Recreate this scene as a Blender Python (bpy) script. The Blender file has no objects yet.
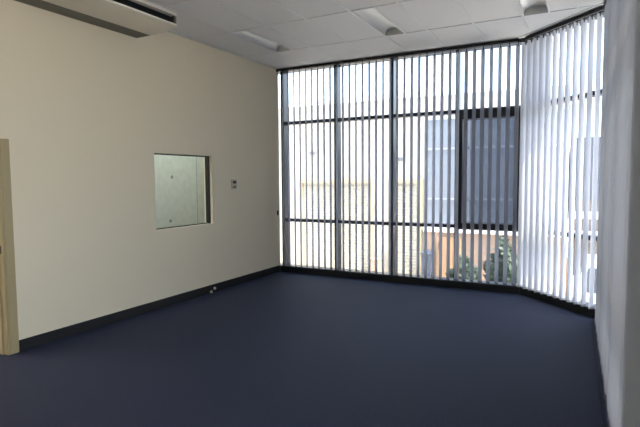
import bpy, bmesh, math, random
from mathutils import Vector, Matrix
random.seed(7)
C = bpy.context.scene.collection
R = math.radians
H = 3.70                                   # ceiling height
CX = 4.19                                  # back wall ends here, the splayed wall begins
WX, WY = 5.265, -1.09                     # splayed wall meets the right wall here
YF = -9.0                                  # rear wall, behind the camera
GROUND = -1.45

# ------------------------------------------------------------------ materials
def node_mat(name):
    m = bpy.data.materials.new(name); m.use_nodes = True
    nt = m.node_tree
    return m, nt, nt.nodes['Principled BSDF']

def paint(name, col, rough=.6, metal=0., bump=0., scale=40., vary=0., spec=.5, stretch=None):
    m, nt, b = node_mat(name)
    b.inputs['Base Color'].default_value = (*col, 1); b.inputs['Roughness'].default_value = rough
    b.inputs['Metallic'].default_value = metal; b.inputs['Specular IOR Level'].default_value = spec
    tc = nt.nodes.new('ShaderNodeTexCoord'); n = nt.nodes.new('ShaderNodeTexNoise')
    n.inputs['Scale'].default_value = scale; n.inputs['Detail'].default_value = 4
    src = tc.outputs['Object']
    if stretch:
        mp = nt.nodes.new('ShaderNodeMapping'); mp.inputs['Scale'].default_value = stretch
        nt.links.new(src, mp.inputs['Vector']); src = mp.outputs['Vector']
    nt.links.new(src, n.inputs['Vector'])
    if vary:
        r = nt.nodes.new('ShaderNodeValToRGB')
        r.color_ramp.elements[0].position = .3; r.color_ramp.elements[1].position = .7
        r.color_ramp.elements[0].color = (*[c * (1 - vary) for c in col], 1)
        r.color_ramp.elements[1].color = (*[min(1, c * (1 + vary)) for c in col], 1)
        nt.links.new(n.outputs['Fac'], r.inputs['Fac']); nt.links.new(r.outputs['Color'], b.inputs['Base Color'])
    if bump:
        bp = nt.nodes.new('ShaderNodeBump'); bp.inputs['Strength'].default_value = bump; bp.inputs['Distance'].default_value = .002
        nt.links.new(n.outputs['Fac'], bp.inputs['Height']); nt.links.new(bp.outputs['Normal'], b.inputs['Normal'])
    return m

def glass_mat(name, tint, refl=.08):
    m = bpy.data.materials.new(name); m.use_nodes = True; nt = m.node_tree; nt.nodes.clear()
    o = nt.nodes.new('ShaderNodeOutputMaterial'); mx = nt.nodes.new('ShaderNodeMixShader')
    t = nt.nodes.new('ShaderNodeBsdfTransparent'); g = nt.nodes.new('ShaderNodeBsdfGlossy'); lw = nt.nodes.new('ShaderNodeLayerWeight')
    t.inputs['Color'].default_value = (*tint, 1); g.inputs['Roughness'].default_value = .01
    pw = nt.nodes.new('ShaderNodeMath'); pw.operation = 'POWER'; pw.inputs[1].default_value = 5      # Schlick: same from both sides
    f = nt.nodes.new('ShaderNodeMath'); f.operation = 'MULTIPLY_ADD'; f.inputs[1].default_value = 1-refl; f.inputs[2].default_value = refl
    nt.links.new(lw.outputs['Facing'], pw.inputs[0]); nt.links.new(pw.outputs[0], f.inputs[0])
    nt.links.new(f.outputs[0], mx.inputs[0]); nt.links.new(t.outputs[0], mx.inputs[1]); nt.links.new(g.outputs[0], mx.inputs[2])
    nt.links.new(mx.outputs[0], o.inputs['Surface'])
    return m

def fabric_mat(name, col, trans):
    m = bpy.data.materials.new(name); m.use_nodes = True; nt = m.node_tree; nt.nodes.clear()
    o = nt.nodes.new('ShaderNodeOutputMaterial'); mx = nt.nodes.new('ShaderNodeMixShader'); mx.inputs[0].default_value = trans
    d = nt.nodes.new('ShaderNodeBsdfDiffuse'); t = nt.nodes.new('ShaderNodeBsdfTranslucent')
    tc = nt.nodes.new('ShaderNodeTexCoord'); mp = nt.nodes.new('ShaderNodeMapping'); mp.inputs['Scale'].default_value = (120, 120, 12)
    n = nt.nodes.new('ShaderNodeTexNoise'); n.inputs['Scale'].default_value = 3
    r = nt.nodes.new('ShaderNodeValToRGB')
    r.color_ramp.elements[0].color = (*[c * .93 for c in col], 1); r.color_ramp.elements[1].color = (*[min(1, c * 1.05) for c in col], 1)
    L = nt.links.new
    L(tc.outputs['Object'], mp.inputs['Vector']); L(mp.outputs['Vector'], n.inputs['Vector']); L(n.outputs['Fac'], r.inputs['Fac'])
    L(r.outputs['Color'], d.inputs['Color']); L(r.outputs['Color'], t.inputs['Color'])
    L(d.outputs[0], mx.inputs[1]); L(t.outputs[0], mx.inputs[2]); L(mx.outputs[0], o.inputs['Surface'])
    return m

def carpet_mat():
    m, nt, b = node_mat('carpet'); L = nt.links.new
    b.inputs['Roughness'].default_value = .65; b.inputs['Specular IOR Level'].default_value = .2
    b.inputs['Sheen Weight'].default_value = .06; b.inputs['Sheen Roughness'].default_value = .5
    b.inputs['Sheen Tint'].default_value = (.5, .62, 1, 1); b.inputs['Specular Tint'].default_value = (.68, .80, 1, 1)
    tc = nt.nodes.new('ShaderNodeTexCoord')
    n = nt.nodes.new('ShaderNodeTexNoise'); n.inputs['Scale'].default_value = 55; n.inputs['Detail'].default_value = 5
    n2 = nt.nodes.new('ShaderNodeTexNoise'); n2.inputs['Scale'].default_value = 1.2; n2.inputs['Detail'].default_value = 3
    r = nt.nodes.new('ShaderNodeValToRGB')
    r.color_ramp.elements[0].position = .35; r.color_ramp.elements[1].position = .68
    r.color_ramp.elements[0].color = (.0095, .011, .0215, 1); r.color_ramp.elements[1].color = (.0195, .022, .044, 1)
    r2 = nt.nodes.new('ShaderNodeValToRGB'); r2.color_ramp.elements[0].color = (.9, .9, .9, 1); r2.color_ramp.elements[1].color = (1.08, 1.08, 1.08, 1)
    mul = nt.nodes.new('ShaderNodeMixRGB'); mul.blend_type = 'MULTIPLY'; mul.inputs[0].default_value = 1
    L(tc.outputs['Object'], n.inputs['Vector']); L(tc.outputs['Object'], n2.inputs['Vector'])
    L(n.outputs['Fac'], r.inputs['Fac']); L(n2.outputs['Fac'], r2.inputs['Fac'])
    L(r.outputs['Color'], mul.inputs[1]); L(r2.outputs['Color'], mul.inputs[2]); L(mul.outputs[0], b.inputs['Base Color'])
    bp = nt.nodes.new('ShaderNodeBump'); bp.inputs['Strength'].default_value = .6; bp.inputs['Distance'].default_value = .006
    n3 = nt.nodes.new('ShaderNodeTexNoise'); n3.inputs['Scale'].default_value = 180
    L(tc.outputs['Object'], n3.inputs['Vector']); L(n3.outputs['Fac'], bp.inputs['Height']); L(bp.outputs['Normal'], b.inputs['Normal'])
    return m

M = dict(
    wall=paint('cream_wall_paint', (.75, .665, .50), .7, bump=.08, scale=90),
    ceil=paint('ceiling_tile', (.63, .62, .61), .85, bump=.12, scale=160, vary=.02),
    tbar=paint('white_tee_bar', (.58, .58, .57), .35),
    black=paint('black_skirting', (.006, .0065, .007), .6, bump=.05),
    frame=paint('black_aluminium', (.012, .014, .018), .28, spec=.5),
    rail=paint('black_head_rail', (.012, .011, .012), .45),
    glass=glass_mat('window_glass', (.95, .97, .97)),
    sash_glass=glass_mat('tinted_glass', (.27, .29, .325)),
    slat=fabric_mat('blind_fabric', (.44, .46, .505), .08),
    weight=paint('weight_pocket', (.16, .16, .17), .7),
    chain=paint('bead_chain', (.03, .03, .03), .5),
    carpet=carpet_mat(),
    tan=paint('tan_frame_paint', (.37, .295, .16), .45),
    steel=paint('dark_metal', (.05, .045, .04), .35, metal=.8),
    ac=paint('beige_enamel', (.66, .61, .50), .45),
    acgrille=paint('grey_beige_grille', (.14, .13, .095), .55),
    aclip=paint('pale_lip', (.78, .74, .66), .4),
    acdark=paint('dark_louvre', (.012, .016, .017), .5),
    reflector=paint('white_reflector', (.60, .60, .58), .45, metal=.5),
    trim=paint('white_trim', (.72, .72, .70), .5),
    ivory=paint('ivory_plastic', (.72, .66, .50), .4),
    case=paint('pale_case', (.50, .46, .36), .5),
    display=paint('dark_display', (.01, .01, .008), .4),
    concrete=paint('bare_concrete', (.52, .56, .545), .85, bump=.2, scale=9, vary=.07),
    concrete_hole=paint('patched_hole', (.22, .24, .235), .9),
    vinyl=paint('grey_floor', (.45, .45, .43), .5, scale=6, vary=.04),
    facade=paint('cream_render', (.40, .37, .315), .85, bump=.2, scale=14, vary=.02),
    roller=paint('cream_roller_steel', (.33, .30, .235), .5),
    rollerframe=paint('tan_door_surround', (.40, .32, .20), .7),
    office=paint('blue_grey_glazing', (.17, .19, .22), .3),
    office_dark=paint('dark_blue_grey_cladding', (.055, .066, .085), .5),
    bars=paint('pale_grey_bars', (.32, .34, .37), .5),
    white=paint('white_paint', (.82, .82, .80), .45),
    peach=paint('peach_brick', (.33, .23, .165), .85, vary=.06, scale=8),
    gate=paint('orange_tan_boards', (.36, .22, .12), .65, vary=.10, scale=3, stretch=(14, 14, .7)),
    brown=paint('brown_boards', (.15, .115, .09), .8, vary=.12, scale=6),
    paving=paint('driveway_concrete', (.72, .69, .63), .9, scale=2.5, vary=.06),
    leaf=paint('dark_leaf', (.030, .050, .028), .6, vary=.3, scale=12),
    leaf2=paint('light_leaf', (.07, .11, .045), .6, vary=.3, scale=12),
    bark=paint('bark', (.11, .075, .05), .9, bump=.4, scale=20),
    carpaint=paint('white_car_paint', (.80, .81, .82), .15),
    carglass=paint('car_window', (.015, .02, .025), .06),
    rubber=paint('tyre_rubber', (.015, .015, .015), .8),
    redlamp=paint('red_tail_lamp', (.45, .02, .015), .2),
    bin=paint('blue_grey_plastic', (.035, .045, .065), .5),
    roof=paint('roof_sheet', (.45, .45, .45), .7),
)

# ------------------------------------------------------------------ mesh helpers
def box(bm, a, b, mtx=None):
    x0, y0, z0 = [min(p, q) for p, q in zip(a, b)]; x1, y1, z1 = [max(p, q) for p, q in zip(a, b)]
    vs = [Vector(v) for v in ((x0,y0,z0),(x1,y0,z0),(x1,y1,z0),(x0,y1,z0),(x0,y0,z1),(x1,y0,z1),(x1,y1,z1),(x0,y1,z1))]
    if mtx: vs = [mtx @ v for v in vs]
    v = [bm.verts.new(q) for q in vs]
    for f in ((0,3,2,1),(4,5,6,7),(0,1,5,4),(1,2,6,5),(2,3,7,6),(3,0,4,7)): bm.faces.new([v[i] for i in f])

def prism(bm, pts, a, b, axis):
    """Extrude the 2D outline pts between a and b along an axis ('x','y','z')."""
    def P(p, t): return {'x': (t, p[0], p[1]), 'y': (p[0], t, p[1]), 'z': (p[0], p[1], t)}[axis]
    va = [bm.verts.new(P(p, a)) for p in pts]; vb = [bm.verts.new(P(p, b)) for p in pts]
    bm.faces.new(va); bm.faces.new(vb[::-1]); n = len(pts)
    for i in range(n): bm.faces.new((va[i], vb[i], vb[(i+1) % n], va[(i+1) % n]))

def cyl(bm, c0, c1, r0, r1=None, n=14):
    r1 = r0 if r1 is None else r1
    c0, c1 = Vector(c0), Vector(c1); d = (c1 - c0).normalized()
    u = d.orthogonal().normalized(); w = d.cross(u)
    A = [bm.verts.new(c0 + r0*(u*math.cos(t)+w*math.sin(t))) for t in [2*math.pi*i/n for i in range(n)]]
    B = [bm.verts.new(c1 + r1*(u*math.cos(t)+w*math.sin(t))) for t in [2*math.pi*i/n for i in range(n)]]
    bm.faces.new(A[::-1]); bm.faces.new(B)
    for i in range(n): bm.faces.new((A[i], A[(i+1) % n], B[(i+1) % n], B[i]))

def ball(bm, c, r, sc=(1,1,1), sub=2):
    bmesh.ops.create_icosphere(bm, subdivisions=sub, radius=r, matrix=Matrix.Translation(c) @ Matrix.Diagonal((*sc, 1)))

def obj(name, bm, mat, parent=None, bevel=0, smooth=False, normals=True):
    if normals: bmesh.ops.recalc_face_normals(bm, faces=bm.faces[:])
    me = bpy.data.meshes.new(name); bm.to_mesh(me); bm.free()
    mats = mat if isinstance(mat, (list, tuple)) else [mat]
    for q in mats: me.materials.append(M[q] if isinstance(q, str) else q)
    if smooth:
        for p in me.polygons: p.use_smooth = True
    o = bpy.data.objects.new(name, me); C.objects.link(o)
    if parent: o.parent = parent
    if bevel:
        md = o.modifiers.new('bevel', 'BEVEL'); md.width = bevel; md.segments = 2; md.limit_method = 'ANGLE'
    return o

def boxes(name, lst, mat, parent=None, bevel=0):
    bm = bmesh.new()
    for a, b in lst: box(bm, a, b)
    return obj(name, bm, mat, parent, bevel)

def tag(o, label=None, cat=None, group=None, kind=None):
    if label: o['label'] = label
    if cat: o['category'] = cat
    if group: o['group'] = group
    if kind: o['kind'] = kind
    return o

def thing(name, label, cat, loc=(0,0,0), rz=0, group=None, kind=None):
    o = bpy.data.objects.new(name, None); C.objects.link(o); o.empty_display_size = .1
    o.location = loc; o.rotation_euler = (0, 0, rz)
    return tag(o, label, cat, group, kind)

def struct(o, label, cat): return tag(o, label, cat, kind='structure')

# ------------------------------------------------------------------ room shell
bm = bmesh.new()
prism(bm, [(-.16, YF-.2), (WX+.3, YF-.2), (WX+.3, WY+.12), (CX+.12, .24), (-.16, .24)], -.25, 0, 'z')
struct(obj('floor', bm, 'carpet'), 'dark navy blue carpet covering the whole room floor', 'floor')

# left wall with a door opening and an internal window opening
WA1, WA2, WB1, WB2 = -3.005, -1.858, 1.052, 2.076
DA1, DA2, DZ = -5.92, -4.965, 2.085
T = -.16
struct(boxes('wall_left', [((T, YF-.2, 0), (0, DA1, H+.3)), ((T, DA1, DZ), (0, DA2, H+.3)), ((T, DA2, 0), (0, WA1, H+.3)),
    ((T, WA1, 0), (0, WA2, WB1)), ((T, WA1, WB2), (0, WA2, H+.3)), ((T, WA2, 0), (0, .035, H+.3))], 'wall'),
    'plain cream painted wall along the left side of the room', 'wall')
struct(boxes('wall_front', [((0, YF-.2, 0), (WX+.3, YF, H+.3))], 'wall'), 'cream painted wall closing the near end of the room', 'wall')
struct(boxes('baseboard_left', [((0, DA2+.085, 0), (.014, -.002, .118)), ((0, YF, 0), (.014, DA1-.085, .118))], 'black', bevel=.003),
    'black skirting board along the foot of the cream left wall', 'skirting')

# ceiling: lay-in tiles on a tee grid, cells 0.6 x 1.2, three troffers in one row
GX, GY = .677, -2.257
LIGHTX = [GX, GX+1.8, GX+3.6]
xs = sorted(set([0.0, GX-.6] + [GX+.6*i for i in range(0, 8)]))
xs = [x for x in xs if x < WX] + [WX]
ys = [GY+1.2*j for j in range(-6, 2)]
ys = [y for y in ys if y > YF]
ys = [YF] + ys + [0.0]
bm = bmesh.new(); bt = bmesh.new()
def inside_x(y): return WX if y <= WY else CX + (0 - y) * (WX-CX)/(-WY)
for j in range(len(ys)-1):
    y0, y1 = ys[j], ys[j+1]
    lit = abs(y0-GY) < .01
    for i in range(len(xs)-1):
        x0, x1 = xs[i], xs[i+1]
        if lit and any(abs(x0-l) < .01 for l in LIGHTX):
            x0 += .3
        box(bm, (x0, y0, H+.006), (x1, y1, H+.03))
for x in xs[1:-1]: box(bt, (x-.012, YF, H-.001), (x+.012, .02, H+.02))
for y in ys[1:-1]: box(bt, (0, y-.012, H-.0012), (WX, y+.012, H+.02))
for l in LIGHTX: box(bt, (l+.3-.006, GY, H-.0008), (l+.3+.006, GY+1.2, H+.02))
ce = struct(obj('ceiling', bm, 'ceil'), 'off-white suspended ceiling of large rectangular tiles', 'ceiling')
obj('tee_grid', bt, 'tbar', ce)

# roof slab with deep eaves over the right-hand windows (shades the upper blinds)
bm = bmesh.new()
prism(bm, [(-6, YF-.4), (5.95, YF-.4), (5.85, -1.3), (4.9, .34), (-6, .34)], 3.97, 4.2, 'z')
struct(obj('roof', bm, 'roof'), 'flat roof slab with an eave over the right windows', 'roof')

# ------------------------------------------------------------------ windows
# Each bay is built in its own frame: u runs along the wall, v goes out of the room.
def wall_frame(origin, along):
    a = Vector(along).normalized(); n = Vector((-a.y, a.x, 0))          # n = outward (left of the walking direction)
    return Matrix(((a.x, n.x, 0, origin[0]), (a.y, n.y, 0, origin[1]), (0, 0, 1, 0), (0, 0, 0, 1)))
F0, F1 = .035, .215                                                      # frame depth range outwards
ZS = .113
def window(num, mtx, u0, u1, label, sash=False, left=True, right=True):
    """One full-height bay between mullion centres u0 and u1."""
    w = thing('window_%d' % num, label, 'window', kind='structure')
    def bxs(name, lst, mat):
        b = bmesh.new()
        for p, q in lst: box(b, p, q, mtx)
        return obj(name, b, mat, w)
    hw = .024
    if left: bxs('mullion', [((u0-(.04 if num == 1 else hw), F0, ZS-.03), (u0+hw, F1, H+.1))], 'frame')
    if right: bxs('mullion', [((u1-hw, F0, ZS-.03), (u1+hw, F1, H+.1))], 'frame')
    a, b = u0+hw, u1-hw
    bxs('transom', [((a, F0+.005, 2.708), (b, F1-.03, 2.762))], 'frame')
    bxs('transom', [((a, F0+.005, .940), (b, F1-.03, .994))], 'frame')
    bxs('head', [((a, F0+.005, H-.04), (b, F1, H+.1))], 'frame')
    bxs('window_sill', [((a, F0, ZS-.06), (b, F1, ZS))], 'frame')
    gm = .125
    def pane(z0, z1, mat='glass'):
        bm = bmesh.new(); vs = [bm.verts.new(mtx @ Vector(p)) for p in ((a, gm, z0), (b, gm, z0), (b, gm, z1), (a, gm, z1))]
        bm.faces.new(vs); obj('pane', bm, mat, w)
    pane(ZS, .94); pane(2.762, H-.04)
    if sash:
        s0, s1, t = .922, 2.722, .066
        fr = bxs('sash_frame', [((a, F0-.012, s0), (a+t, F1, s1)), ((b-t, F0-.012, s0), (b, F1, s1)),
             ((a+t, F0-.012, s0), (b-t, F1, s0+.1)), ((a+t, F0-.012, s1-.11), (b-t, F1, s1))], 'frame')
        tag(fr, 'thick black opening sash frame')
        pane(.94, 2.708, 'sash_glass')
    else: pane(.994, 2.708)
    return w

back = wall_frame((0, 0), (1, 0))
MU = [.088, 1.157, 2.190, 3.236, 4.20]
window(1, back, MU[0], MU[1], 'tall black-framed window bay next to the cream wall corner', right=False)
window(2, back, MU[1], MU[2], 'tall window bay second from the cream wall, facing roller doors', right=False)
window(3, back, MU[2], MU[3], 'tall window bay left of the thick-framed sash', right=False)
window(4, back, MU[3], MU[4], 'window bay with a thick black opening sash and tinted glass', sash=True)
# thin sliver of glass beyond the first mullion, carried past the wall end
w0 = thing('window_5', 'thin sliver of bright glass between cream wall and first black mullion', 'window', kind='structure')
boxes('mullion', [((-.21, F0+.01, 0), (-.16, F1, H+.1))], 'frame', w0)
boxes('head', [((-.16, F0+.005, H-.04), (.064, F1, H+.1))], 'frame', w0)
boxes('window_sill', [((-.16, F0, ZS-.06), (.064, F1, ZS))], 'frame', w0)
bm = bmesh.new(); bm.faces.new([bm.verts.new(p) for p in ((-.16, .125, ZS), (.064, .125, ZS), (.064, .125, H), (-.16, .125, H))])
obj('pane', bm, 'glass', w0)

al = Vector((WX-CX, WY, 0)); CL = al.length
cham = wall_frame((CX, 0), al)
window(6, cham, .045, CL-.03, 'window bay in the short splayed wall at the right corner')
right = wall_frame((WX, WY), (0, -1))
RB = [.05, 1.30, 2.55, 3.75, 4.85, 5.82, 6.79, 7.75]  # rear bays, unseen behind the camera, are added to light the left wall
for n, (k, word) in enumerate(((0, 'behind the blind, first'), (1, 'behind the blind, second'), (2, 'behind the blind, third'), (4, 'unseen and added for its light, fourth'), (5, 'unseen and added for its light, fifth'), (6, 'unseen and added for its light, sixth'))):
    window(7+n, right, RB[k], RB[k+1], 'tall window bay in the right wall, %s from the far corner' % word, right=(k in (2, 6)))

# low black upstands under the windows, spandrels above, closing walls
struct(boxes('baseboard_back', [((.014, 0, 0), (CX, .06, ZS-.002)), ((-.2, .06, -.2), (CX+.02, F1, ZS-.05))], 'black', bevel=.003), 'low black upstand under the back windows', 'skirting')
def m_boxes(name, lst, mat, mtx, bevel=0):
    b = bmesh.new()
    for p, q in lst: box(b, p, q, mtx)
    return obj(name, b, mat, None, bevel)
struct(m_boxes('baseboard_corner', [((0, 0, 0), (CL, .06, ZS-.002)), ((0, .06, -.2), (CL+.06, F1, ZS-.05))], 'black', cham, .003), 'low black upstand under the splayed corner window', 'skirting')
struct(m_boxes('baseboard_right', [((0, 0, 0), (7.95, .06, ZS-.002)), ((0, .06, -.2), (7.95, F1, ZS-.05))], 'black', right, .003), 'low black upstand under the right-hand windows', 'skirting')
struct(m_boxes('wall_right', [((7.775, F0, 0), (8.3, F1, H+.3)), ((3.775, F0, 0), (4.825, F1, H+.3))], 'wall', right), 'cream wall piers between the right-hand windows', 'wall')
struct(m_boxes('wall_back', [((-.2, F0, H+.05), (CX+.05, F1+.02, H+.32))], 'wall', back), 'narrow wall band above the back windows', 'wall')
struct(m_boxes('wall_corner', [((0, F0, H+.05), (CL, F1+.02, H+.32))], 'wall', cham), 'narrow wall band above the splayed window', 'wall')
struct(m_boxes('wall_upper_right', [((0, F0, H+.05), (8.3, F1+.02, H+.32))], 'wall', right), 'narrow wall band above the right-hand windows', 'wall')
# pale ceiling edge trim against the blinds
struct(m_boxes('trim_1', [((0, -.115, H-.006), (CL+.03, -.098, H+.01))], 'trim', cham), 'thin pale ceiling trim along the splayed wall', 'trim')

# ------------------------------------------------------------------ vertical blinds
SW = .127
def slat_mesh(z0, z1, camber=.004, n=6):
    bm = bmesh.new(); lo, hi = [], []
    for i in range(n+1):
        t = i/n - .5; y = camber*(1-4*t*t)
        lo.append(bm.verts.new((t*SW, y, z0))); hi.append(bm.verts.new((t*SW, y, z1)))
    for i in range(n): bm.faces.new((lo[i], lo[i+1], hi[i+1], hi[i]))
    return bm
ZB, ZT = .125, H-.078
def blind(label, mtx, us, turn, off, length, u_start=0., zb=ZB):
    """Slats hang at distances us along the wall; turn = slat angle from the wall line, off = pivot line inside the room."""
    b = thing('vertical_blind', label, 'blind')
    rl = bmesh.new(); box(rl, (u_start, -off-.022, H-.048), (length, -off+.022, H-.002), mtx)
    obj('head_rail', rl, 'rail', b, bevel=.003)
    ang0 = math.atan2(mtx[1][0], mtx[0][0])
    first = None
    for k, u in enumerate(us):
        p = mtx @ Vector((u, -off, 0))
        a = ang0 + turn(k) + random.gauss(0, R(1.6))
        if first is None:
            s = obj('slat', slat_mesh(zb, ZT), 'slat', b, smooth=True, normals=False)
            wb = bmesh.new(); box(wb, (-SW/2+.006, -.0025+.003, zb-.004), (SW/2-.006, .0035+.003, zb+.022)); wt = obj('bottom_weight', wb, 'weight', s)
            hb = bmesh.new(); box(hb, (-.012, -.002+.003, ZT-.03), (.012, .004+.003, ZT+.006)); cyl(hb, (0, .003, ZT), (0, .003, H-.046), .006, n=8)
            hk = obj('hanger', hb, 'rail', s)
            first = (s, wt, hk)
        else:
            s = first[0].copy(); C.objects.link(s); s.parent = b
            for q in first[1:]:
                c = q.copy(); C.objects.link(c); c.parent = s
        s.location = p; s.rotation_euler = (0, 0, a)
    # bead chain linking the slat bottoms on the room side
    cb = bmesh.new()
    for k in range(len(us)-1):
        p0, p1 = mtx @ Vector((us[k]+.03, -off-.045, 0)), mtx @ Vector((us[k+1]+.03, -off-.045, 0))
        pts = []
        for i in range(7):
            t = i/6; q = p0.lerp(p1, t); q.z = zb+.006 - .030*(1-(2*t-1)**2); pts.append(q)
        for q0, q1 in zip(pts, pts[1:]): cyl(cb, q0, q1, .0022, n=5)
    obj('bead_chain', cb, 'chain', b)
    return b
usb = [.1295 + .1205*k for k in range(34)]  # the first slat is added to block light at the wall corner
blind('long open vertical blind across the back windows, pale slats turned edge-on', back, usb, lambda k: R(-90+43.5-9*k/33), .03, CX-.07, .012)
usc = [.06 + .1165*k for k in range(12)]
blind('short vertical blind of white slats on the splayed corner wall', cham, usc, lambda k: R(-90 + (-2, -1, 1, 6, 12, 16)[min(k, 5)]), .03, CL-.09, .075)
skew = wall_frame((WX-.062, WY), (.018, -1))                                # the track is not quite parallel to the glass
usr = [.09 + .115*k for k in range(42)]
rnd = [random.gauss(0, R(3)) if u < 4.8 else 0 for u in usr]
blind('blue-grey vertical blind along the right wall, seen almost end-on', skew, usr, lambda k: R(-90 - 82) + rnd[k]*.7, .045, 4.9, .09, .02)
# cord cleat on the end of the cream wall
cl = thing('cord_cleat', 'small dark cord cleat on cream wall edge beside the windows', 'cleat', (0, -.05, 1.10))
boxes('base', [((0, -.016, -.04), (.006, .016, .04))], 'steel', cl)
boxes('hook', [((.006, -.006, -.012), (.028, .006, .012)), ((.02, -.006, -.045), (.03, .006, .045))], 'steel', cl)

# ------------------------------------------------------------------ door frame at the left edge
d = thing('door_1', 'tan door frame of the opening at the left edge', 'door frame', kind='structure')
for s, y in ((1, DA2), (-1, DA1)):
    boxes('jamb', [((T-.012, y-s*.032, 0), (.012, y, DZ))], 'tan', d, .003)
    boxes('architrave', [((.0, y-s*.008, 0), (.020, y+s*.078, DZ+.045))], 'tan', d, .006)
    boxes('door_stop', [((-.10, y-s*.045, 0), (-.055, y-s*.032, DZ-.032))], 'tan', d, .002)
boxes('head_jamb', [((T-.012, DA1, DZ-.032), (.012, DA2, DZ))], 'tan', d, .003)
boxes('head_architrave', [((.0, DA1-.07, DZ-.008), (.019, DA2+.07, DZ+.044))], 'tan', d, .006)
sp = boxes('strike_plate', [((-.045, DA2-.034, 1.01), (-.012, DA2-.0315, 1.09))], 'steel', d)
tag(sp, 'small dark metal strike plate')
# ------------------------------------------------------------------ next room behind the left wall
struct(boxes('floor_next_room', [((-3.2, YF-.2, -.25), (T, .24, -.005))], 'vinyl'), 'pale grey floor seen through the doorway', 'floor')
struct(boxes('wall_next_room', [((-3.3, YF-.2, -.25), (-3.2, .24, H+.3)), ((-3.2, .12, 0), (-.211, .24, H+.3)), ((-3.2, YF-.2, 0), (T, YF, H+.3))], 'wall'), 'pale wall of the room beyond the doorway', 'wall')
struct(boxes('ceiling_next_room', [((-3.2, YF, 3.2), (T, .12, 3.3))], 'ceil'), 'ceiling of the room beyond the doorway', 'ceiling')
# bare concrete panel behind the internal window
cw = bmesh.new(); box(cw, (-1.25, -4.6, -.005), (-1.1, .05, 3.2))
cw = struct(obj('wall_concrete', cw, 'concrete'), 'pale bare concrete wall panel behind the internal window', 'wall')
for y, z in ((-1.565, 1.767), (-1.625, 1.035)):
    b = bmesh.new(); cyl(b, (-1.1, y, z), (-1.097, y, z), .03, n=14); obj('patched_hole', b, 'concrete_hole', cw)
boxes('joint_seal', [((-1.1, -.966, 0), (-1.098, -.956, 3.2))], 'concrete_hole', cw)

iw = thing('window_13', 'square internal window in the cream wall looking onto grey concrete', 'window', kind='structure')
fx0, fx1 = -.115, -.075
boxes('window_frame', [((fx0, WA1, WB2-.016), (fx1, WA2, WB2)), ((fx0, WA2-.022, WB1), (fx1+.03, WA2, WB2)), ((fx0, WA1, WB1), (fx1, WA1+.016, WB2)), ((fx0, WA1, WB1), (fx1, WA2, WB1+.014))], 'frame', iw)
bm = bmesh.new(); bm.faces.new([bm.verts.new(p) for p in ((-.095, WA1+.016, WB1+.014), (-.095, WA2-.022, WB1+.014), (-.095, WA2-.022, WB2-.016), (-.095, WA1+.016, WB2-.016))])
obj('pane', bm, 'glass', iw)

# ------------------------------------------------------------------ air conditioner under the ceiling
ac = thing('air_conditioner', 'beige under-ceiling air conditioner above the cream wall, dark outlet slot', 'air conditioner', (0, -3.23, H))
AL = 1.95
prof = [(0.002, -.002), (.002, -.208), (.24, -.205), (.47, -.200), (.655, -.168), (.672, -.160), (.672, -.138), (.655, -.132), (.60, -.125), (.60, -.05), (.655, -.043), (.672, -.038), (.672, -.002)]
bm = bmesh.new(); prism(bm, [(p[0], p[1]) for p in prof], 0, -AL, 'y')
obj('casing', bm, 'ac', ac, .004)
g = bmesh.new()
for i in range(9): box(g, (.012+.024*i, -AL+.07, -.2125), (.028+.024*i, -.03, -.2045))
box(g, (.006, -AL+.05, -.209), (.232, -.01, -.2035))
tag(obj('intake_grille', g, 'acgrille', ac), 'grey intake grille along the wall side')
g = bmesh.new(); box(g, (.601, -AL+.06, -.124), (.606, -.035, -.051))
for z in (-.108, -.088, -.068): box(g, (.606, -AL+.06, z-.002), (.652, -.035, z+.002))
tag(obj('outlet_slot', g, 'acdark', ac), 'black air outlet slot')
boxes('outlet_lip', [((.662, -AL+.03, -.158), (.677, -.012, -.137))], 'aclip', ac, .003)
boxes('outlet_lip', [((.662, -AL+.03, -.040), (.677, -.012, -.028))], 'aclip', ac, .003)
boxes('end_cap', [((.607, -.034, -.130), (.670, -.006, -.044))], 'acgrille', ac, .004)

# ------------------------------------------------------------------ ceiling lights: recessed barrel-vault troffers, switched off
def troffer(x, label):
    t = thing('ceiling_light', label, 'ceiling light', (x, GY, H), group='recessed ceiling lights')
    W_, L_ = .29, 1.18
    bm = bmesh.new(); N = 14; A, B = [], []
    for i in range(N+1):
        a = math.pi*i/N; px, pz = .15 - .14*math.cos(a), .010 + .085*math.sin(a)**.8
        A.append(bm.verts.new((px, .015, pz))); B.append(bm.verts.new((px, L_+.005, pz)))
    for i in range(N): bm.faces.new((A[i], A[i+1], B[i+1], B[i]))
    obj('reflector', bm, 'reflector', t, smooth=True, normals=False)
    for y in (.015, L_+.005):
        e = bmesh.new(); vs = []
        for i in range(N+1):
            a = math.pi*i/N; vs.append(e.verts.new((.15-.14*math.cos(a), y, .010+.085*math.sin(a)**.8)))
        e.faces.new(vs); obj('end_plate', e, 'reflector', t, normals=False)
    boxes('frame', [((.004, .006, -.003), (.016, L_+.014, .012)), ((.284, .006, -.003), (.296, L_+.014, .012)), ((.016, .006, -.003), (.284, .018, .012)), ((.016, L_+.002, -.003), (.284, L_+.014, .012))], 'tbar', t)
    boxes('housing', [((.002, .002, .10), (.298, L_+.018, .115))], 'tbar', t)
    return t
troffer(LIGHTX[0], 'recessed ceiling light nearest the cream wall, shaded grey')
troffer(LIGHTX[1], 'brightly reflecting recessed ceiling light, middle one of the row')
troffer(LIGHTX[2], 'recessed ceiling light nearest the splayed corner window')

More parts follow.
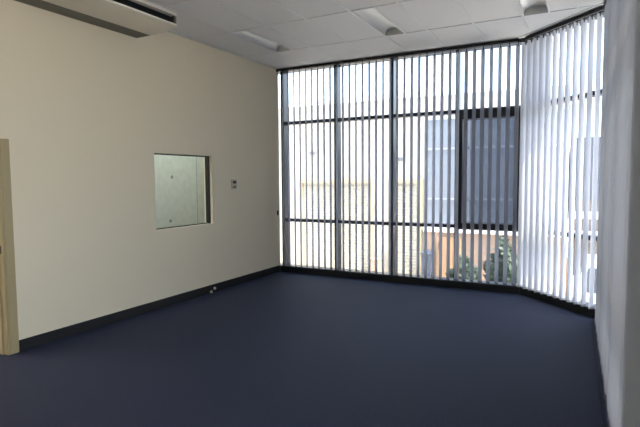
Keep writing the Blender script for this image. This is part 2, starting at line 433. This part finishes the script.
# ------------------------------------------------------------------ small fittings on the left wall
th = thing('wall_controller', 'small pale wall controller with dark display beside internal window', 'wall controller', (0, -1.335, 1.64))
boxes('case', [((0, -.062, -.078), (.020, .062, .078))], 'case', th, .004)
tag(boxes('display', [((.020, -.040, .014), (.0215, .046, .056))], 'display', th), 'black display')
boxes('button_strip', [((.020, -.040, -.055), (.0225, .040, -.025))], 'acgrille', th)
for y, z, lb in ((-1.905, .062, 'ivory cable plug at the black skirting, farther of the two'), (-1.985, .024, 'ivory cable plug on the carpet edge, nearer of the two')):
    p = thing('cable_plug', lb, 'plug', (.014, y, z), group='ivory cable plugs at the skirting')
    b = bmesh.new(); ball(b, (.030, 0, 0), .024, (1, .95, .95)); obj('plug_body', b, 'ivory', p, smooth=True)
    b = bmesh.new(); cyl(b, (0, 0, 0), (.012, 0, 0), .009); obj('cable', b, 'chain', p)

# ------------------------------------------------------------------ outside
struct(boxes('ground', [((-45, -45, GROUND-.3), (60, 60, GROUND))], 'paving'), 'pale concrete driveway outside below the windows', 'ground')
# our building's plinth, so no daylight leaks under the floor
struct(boxes('wall_plinth', [((-6, YF-.4, GROUND), (4.1, .2, -.26))], 'facade'), 'outer base wall under the room', 'wall')

FY = 7.0
wh = thing('warehouse', 'cream warehouse across the driveway with pale roller doors', 'building', (0, FY, GROUND))
G = -GROUND
def wpart(name, lst, mat, bevel=0, parent=wh):
    return boxes(name, [((a[0], a[1], a[2]+G), (b[0], b[1], b[2]+G)) for a, b in lst], mat, parent, bevel)
wpart('wall', [((-14, .08, GROUND), (.72, 6, 4.15))], 'facade')
wpart('parapet', [((-14.05, .02, 4.15), (.78, 6, 4.32))], 'white')
wpart('wall', [((.72, .10, .27), (4.5, 6, 4.15))], 'facade')
def roller(x0, x1, z1):
    n = int((z1-GROUND)/.095); b = bmesh.new()
    for i in range(n):
        z = i*.095; prism(b, [(.062, z), (.045, z+.03), (.045, z+.06), (.062, z+.093)], x0, x1, 'x')
    box(b, (x0, .055, 0), (x1, .09, n*.095))
    r = obj('roller_door', b, 'roller', wh)
    for a, c in ((x0-.09, x0), (x1, x1+.09)): boxes('door_surround', [((a, .0, 0), (c, .1, z1+G+.03))], 'rollerframe', r)
    boxes('roller_box', [((x0-.09, -.06, z1+G+.03), (x1+.09, .1, z1+G+.14))], 'rollerframe', r)
roller(-3.52, -1.06, 1.55); roller(-.30, .55, 1.55)
wpart('glazing', [((.74, .06, .30), (4.5, .12, 3.50))], 'office')
for z in (3.46, 2.58, 1.10): wpart('glazing_bar', [((.72, .03, z-.025), (4.5, .07, z+.025))], 'bars')
for x in (.76, 2.0, 3.25, 4.48): wpart('glazing_post', [((x-.03, .03, .30), (x+.03, .07, 3.47))], 'bars')
wpart('ledge', [((.72, -.12, .12), (4.6, .12, .30))], 'white')
wpart('base_wall', [((.72, .02, GROUND), (4.6, .3, .12))], 'peach')
an = thing('annex', 'dark blue-grey low building beyond the splayed corner window', 'building', (5.4, FY+.4, GROUND))
def apart(name, lst, mat): return boxes(name, [((a[0]-5.4, a[1], a[2]+G), (b[0]-5.4, b[1], b[2]+G)) for a, b in lst], mat, an)
apart('cladding', [((4.62, 0, 1.1), (6.9, 5, 2.78))], 'office_dark')
apart('lower_wall', [((4.62, .05, GROUND), (6.9, 5, 1.1))], 'brown')
apart('ledge', [((4.62, -.08, .60), (6.9, .06, .78))], 'white')
apart('ledge', [((4.62, -.10, .10), (6.9, .06, .26))], 'white')

for x, z, lb in ((-3.05, 2.60, 'small wall lamp on warehouse, seen through the second window bay'), (-.02, 2.33, 'small wall lamp on warehouse, seen through the third window bay')):
    l = thing('wall_lamp', lb, 'lamp', (x, FY+.08, z))
    boxes('bracket', [((-.03, -.10, -.03), (.03, 0, .03))], 'weight', l)
    b = bmesh.new(); prism(b, [(-.10, .05), (-.24, .02), (-.22, -.09), (-.10, -.05)], -.10, .10, 'x'); obj('lamp_head', b, 'weight', l)

def gate(x, y, w, label):
    g = thing('gate', label, 'gate', (x, y, GROUND))
    b = bmesh.new(); n = max(3, int(w/.11))
    for i in range(n): box(b, (-w/2+i*w/n+.004, 0, .05), (-w/2+(i+1)*w/n-.004, .03, 1.42))
    obj('boards', b, 'gate', g)
    boxes('gate_frame', [((-w/2, .03, .15), (w/2, .06, .25)), ((-w/2, .03, 1.2), (w/2, .06, 1.3))], 'gate', g)
    boxes('handle', [((-w/2+.07, -.035, 1.06), (-w/2+.10, 0, 1.26))], 'steel', g)
gate(1.50, FY-.16, .72, 'orange-tan boarded gate with dark handle beyond the third window bay')
gate(4.50, 4.3, .48, 'yellow-tan boarded gate with dark handle beyond the splayed window')

bn = thing('rubbish_bin', 'blue-grey rubbish bin beside the orange-tan gate', 'bin', (.96, FY-.42, GROUND))
b = bmesh.new(); vs0 = [(-.15, -.2), (.15, -.2), (.15, .2), (-.15, .2)]
lo = [b.verts.new((x*.85, y*.85, .06)) for x, y in vs0]; hi = [b.verts.new((x, y, .95)) for x, y in vs0]
b.faces.new(lo); b.faces.new(hi)
for i in range(4): b.faces.new((lo[i], lo[(i+1) % 4], hi[(i+1) % 4], hi[i]))
obj('body', b, 'bin', bn, .02)
b = bmesh.new(); prism(b, [(-.22, .95), (.22, .95), (.2, 1.0), (.08, 1.05), (-.1, 1.04), (-.21, .99)], -.165, .165, 'x'); obj('lid', b, 'bin', bn, .01)
b = bmesh.new()
for sx in (-1, 1): cyl(b, (sx*.12, .15, .08), (sx*.16, .15, .08), .08)
obj('wheel', b, 'rubber', bn)
bx = thing('carton', 'small peach box at the foot of the warehouse wall', 'box', (-.75, FY-.3, GROUND))
boxes('case', [((-.17, -.15, 0), (.17, .15, .62))], 'peach', bx, .01); boxes('lid', [((-.18, -.16, .62), (.18, .16, .68))], 'peach', bx, .008)

def leafy(name, loc, rad, n, mat, label, cat, h0, trunk=.03, group=None):
    t = thing(name, label, cat, (loc[0], loc[1], GROUND), group=group)
    b = bmesh.new(); cyl(b, (0, 0, 0), (0, 0, h0+rad[2]*.6), trunk, trunk*.6, 8)
    for k in range(5):
        a = k*1.3; cyl(b, (0, 0, h0*.7), (math.cos(a)*rad[0]*.6, math.sin(a)*rad[1]*.6, h0+rad[2]*.7), trunk*.5, trunk*.2, 6)
    obj('stem', b, 'bark', t)
    b = bmesh.new(); rg = random.Random(str(loc))
    for _ in range(n):
        while True:
            p = Vector((rg.uniform(-1, 1), rg.uniform(-1, 1), rg.uniform(-1, 1)))
            if .25 < p.length < 1: break
        k = 1 + .25*math.sin(5*p.x+3*p.z)
        c = Vector((p.x*rad[0]*k, p.y*rad[1]*k, h0 + rad[2] + p.z*rad[2]*k))
        u = Vector((rg.gauss(0, 1), rg.gauss(0, 1), rg.gauss(0, 1))).normalized(); w = u.orthogonal().normalized()
        s = rg.uniform(.05, .10) * (1 + rad[0])
        f = [b.verts.new(c+u*s*q+w*s*.5*r_) for q, r_ in ((-1, 0), (0, -1), (1, 0), (0, 1))]
        b.faces.new(f)
    obj('foliage', b, mat, t, normals=False)
GR = 'shrubs below the sash window'
leafy('shrub', (2.36, 5.2), (.40, .30, .50), 700, 'leaf', 'dark green shrub below the sash window, leftmost of three', 'shrub', .10, group=GR)
leafy('shrub', (3.20, 5.9), (.42, .32, .70), 900, 'leaf', 'tallest dark green shrub below the sash window, middle of three', 'shrub', .12, group=GR)
leafy('shrub', (4.02, 5.3), (.26, .26, .45), 500, 'leaf2', 'lighter green shrub below the sash window, rightmost of three', 'shrub', .08, group=GR)
leafy('tree', (6.3, 15.5), (1.1, 1.1, 1.5), 1600, 'leaf2', 'leafy green tree at the far right edge of the splayed window', 'tree', 2.0, .10)

# white car parked outside the splayed window
car = thing('car', 'white car parked outside the splayed corner window', 'car', (5.62, 4.5, GROUND))
b = bmesh.new()
secs = [(-2.05, .70, .45, .78), (-1.98, .80, .34, .92), (-1.3, .85, .28, .95), (0, .87, .26, .94), (1.2, .85, .28, .88), (1.95, .76, .34, .74), (2.1, .62, .42, .62)]
rings = []
for y, w, z0, z1 in secs:
    pts = [(-w*.92, z0), (-w, z0+.18), (-w, z1-.14), (-w*.86, z1), (w*.86, z1), (w, z1-.14), (w, z0+.18), (w*.92, z0)]
    rings.append([b.verts.new((x, y, z)) for x, z in pts])
for r0, r1 in zip(rings, rings[1:]):
    for i in range(8): b.faces.new((r0[i], r0[(i+1) % 8], r1[(i+1) % 8], r1[i]))
b.faces.new(rings[0]); b.faces.new(rings[-1])
obj('body', b, 'carpaint', car, .02, smooth=False)
b = bmesh.new(); rings = []
for y, w, z in ((-1.75, .72, .93), (-1.15, .60, 1.42), (.2, .60, 1.46), (1.05, .72, .90)):
    rings.append([b.verts.new((-w, y, z)), b.verts.new((w, y, z))])
base = [b.verts.new((-.76, -1.75, .90)), b.verts.new((.76, -1.75, .90)), b.verts.new((.76, 1.05, .88)), b.verts.new((-.76, 1.05, .88))]
for r0, r1 in zip(rings, rings[1:]): b.faces.new((r0[0], r0[1], r1[1], r1[0]))
b.faces.new((base[0], rings[0][0], rings[1][0], rings[2][0], rings[3][0], base[3])); b.faces.new((base[1], base[2], rings[3][1], rings[2][1], rings[1][1], rings[0][1]))
b.faces.new((base[0], base[1], rings[0][1], rings[0][0])); b.faces.new((base[3], rings[3][0], rings[3][1], base[2]))
obj('cabin', b, 'carpaint', car, .03)
def quad(name, pts, mat):
    q = bmesh.new(); f = q.faces.new([q.verts.new(p) for p in pts]); r = bmesh.ops.extrude_face_region(q, geom=[f])
    nrm = f.normal if f.normal.length else (Vector(pts[1])-Vector(pts[0])).cross(Vector(pts[2])-Vector(pts[0])).normalized()
    bmesh.ops.translate(q, verts=[v for v in r['geom'] if isinstance(v, bmesh.types.BMVert)], vec=nrm*.012)
    return obj(name, q, mat, car)
quad('rear_window', [(-.60, -1.70, .985), (.60, -1.70, .985), (.52, -1.21, 1.385), (-.52, -1.21, 1.385)], 'carglass')
quad('windscreen', [(.62, 1.0, .955), (-.62, 1.0, .955), (-.54, .27, 1.43), (.54, .27, 1.43)], 'carglass')
for s in (-1, 1):
    pts = [(s*.735, -1.35, 1.0), (s*.735, .72, 1.0), (s*.625, .12, 1.38), (s*.625, -1.02, 1.36)]
    quad('side_window', pts if s > 0 else pts[::-1], 'carglass')
    for y in (-1.3, 1.3):
        w = bmesh.new(); cyl(w, (s*.70, y, .31), (s*.88, y, .31), .31, n=20); o = obj('wheel', w, 'rubber', car)
        w = bmesh.new(); cyl(w, (s*.88, y, .31), (s*.89, y, .31), .18, n=14); obj('hubcap', w, 'weight', o)
    boxes('tail_lamp', [((s*.50, -2.03, .66), (s*.76, -1.93, .80))], 'redlamp', car, .01)
boxes('bumper', [((-.74, -2.12, .38), (.74, -1.98, .56))], 'carpaint', car, .03)

# ------------------------------------------------------------------ light
sc = bpy.context.scene
w = bpy.data.worlds.new('World'); sc.world = w; w.use_nodes = True
nt = w.node_tree; bg = nt.nodes['Background']
sky = nt.nodes.new('ShaderNodeTexSky'); sky.sky_type = 'NISHITA'; sky.sun_disc = False
SUN = Vector((.50, -.12, .86)).normalized()
sky.sun_elevation = math.asin(SUN.z); sky.sun_rotation = math.atan2(SUN.x, SUN.y)
sky.air_density = 1.0; sky.dust_density = 2.5; sky.ozone_density = 1.0
hs = nt.nodes.new('ShaderNodeHueSaturation'); hs.inputs['Saturation'].default_value = .8        # thin haze whitens the sky
nt.links.new(sky.outputs[0], hs.inputs['Color']); nt.links.new(hs.outputs[0], bg.inputs['Color']); bg.inputs['Strength'].default_value = .75
sl = bpy.data.lights.new('sun', 'SUN'); sl.energy = 7; sl.angle = R(.55); sl.color = (1, .955, .88)
so = bpy.data.objects.new('sun', sl); C.objects.link(so); so.rotation_euler = SUN.to_track_quat('Z', 'Y').to_euler()
# unseen area light added to brighten the concrete behind the internal window
al_ = bpy.data.lights.new('next_room_fill', 'AREA'); al_.shape = 'RECTANGLE'; al_.size = .3; al_.size_y = 4.0; al_.energy = 25; al_.color = (.92, 1, .98)
ao = bpy.data.objects.new('next_room_fill', al_); C.objects.link(ao); ao.location = (-.62, -2.6, 3.15)
al2 = bpy.data.lights.new('doorway_room_lamp', 'AREA'); al2.size = 1.2; al2.energy = 60; al2.color = (1, .98, .94)
a2 = bpy.data.objects.new('doorway_room_lamp', al2); C.objects.link(a2); a2.location = (-1.8, -6.0, 3.15)

# ------------------------------------------------------------------ camera
cam = bpy.data.cameras.new('camera'); co = bpy.data.objects.new('camera', cam); C.objects.link(co)
cam.sensor_width = 36; cam.lens = 501.82/640*36; cam.clip_start = .02
yaw, pitch, roll = -.48712, .06921, -.00714
fwd = Vector((math.sin(yaw)*math.cos(pitch), math.cos(yaw)*math.cos(pitch), -math.sin(pitch)))
rt = Vector((math.cos(yaw), -math.sin(yaw), 0)); up = rt.cross(fwd)
r2 = math.cos(roll)*rt + math.sin(roll)*up; u2 = -math.sin(roll)*rt + math.cos(roll)*up
co.matrix_world = Matrix(((r2.x, u2.x, -fwd.x, 5.0167), (r2.y, u2.y, -fwd.y, -7.8381), (r2.z, u2.z, -fwd.z, 1.7213), (0, 0, 0, 1)))
sc.camera = co
vs = sc.view_settings
vs.view_transform = 'Standard'; vs.look = 'None'; vs.exposure = 0.68; vs.gamma = 1; vs.use_curve_mapping = False
cy = sc.cycles
cy.use_denoising = True; cy.max_bounces = 14; cy.diffuse_bounces = 6; cy.transparent_max_bounces = 24; cy.sample_clamp_indirect = 8
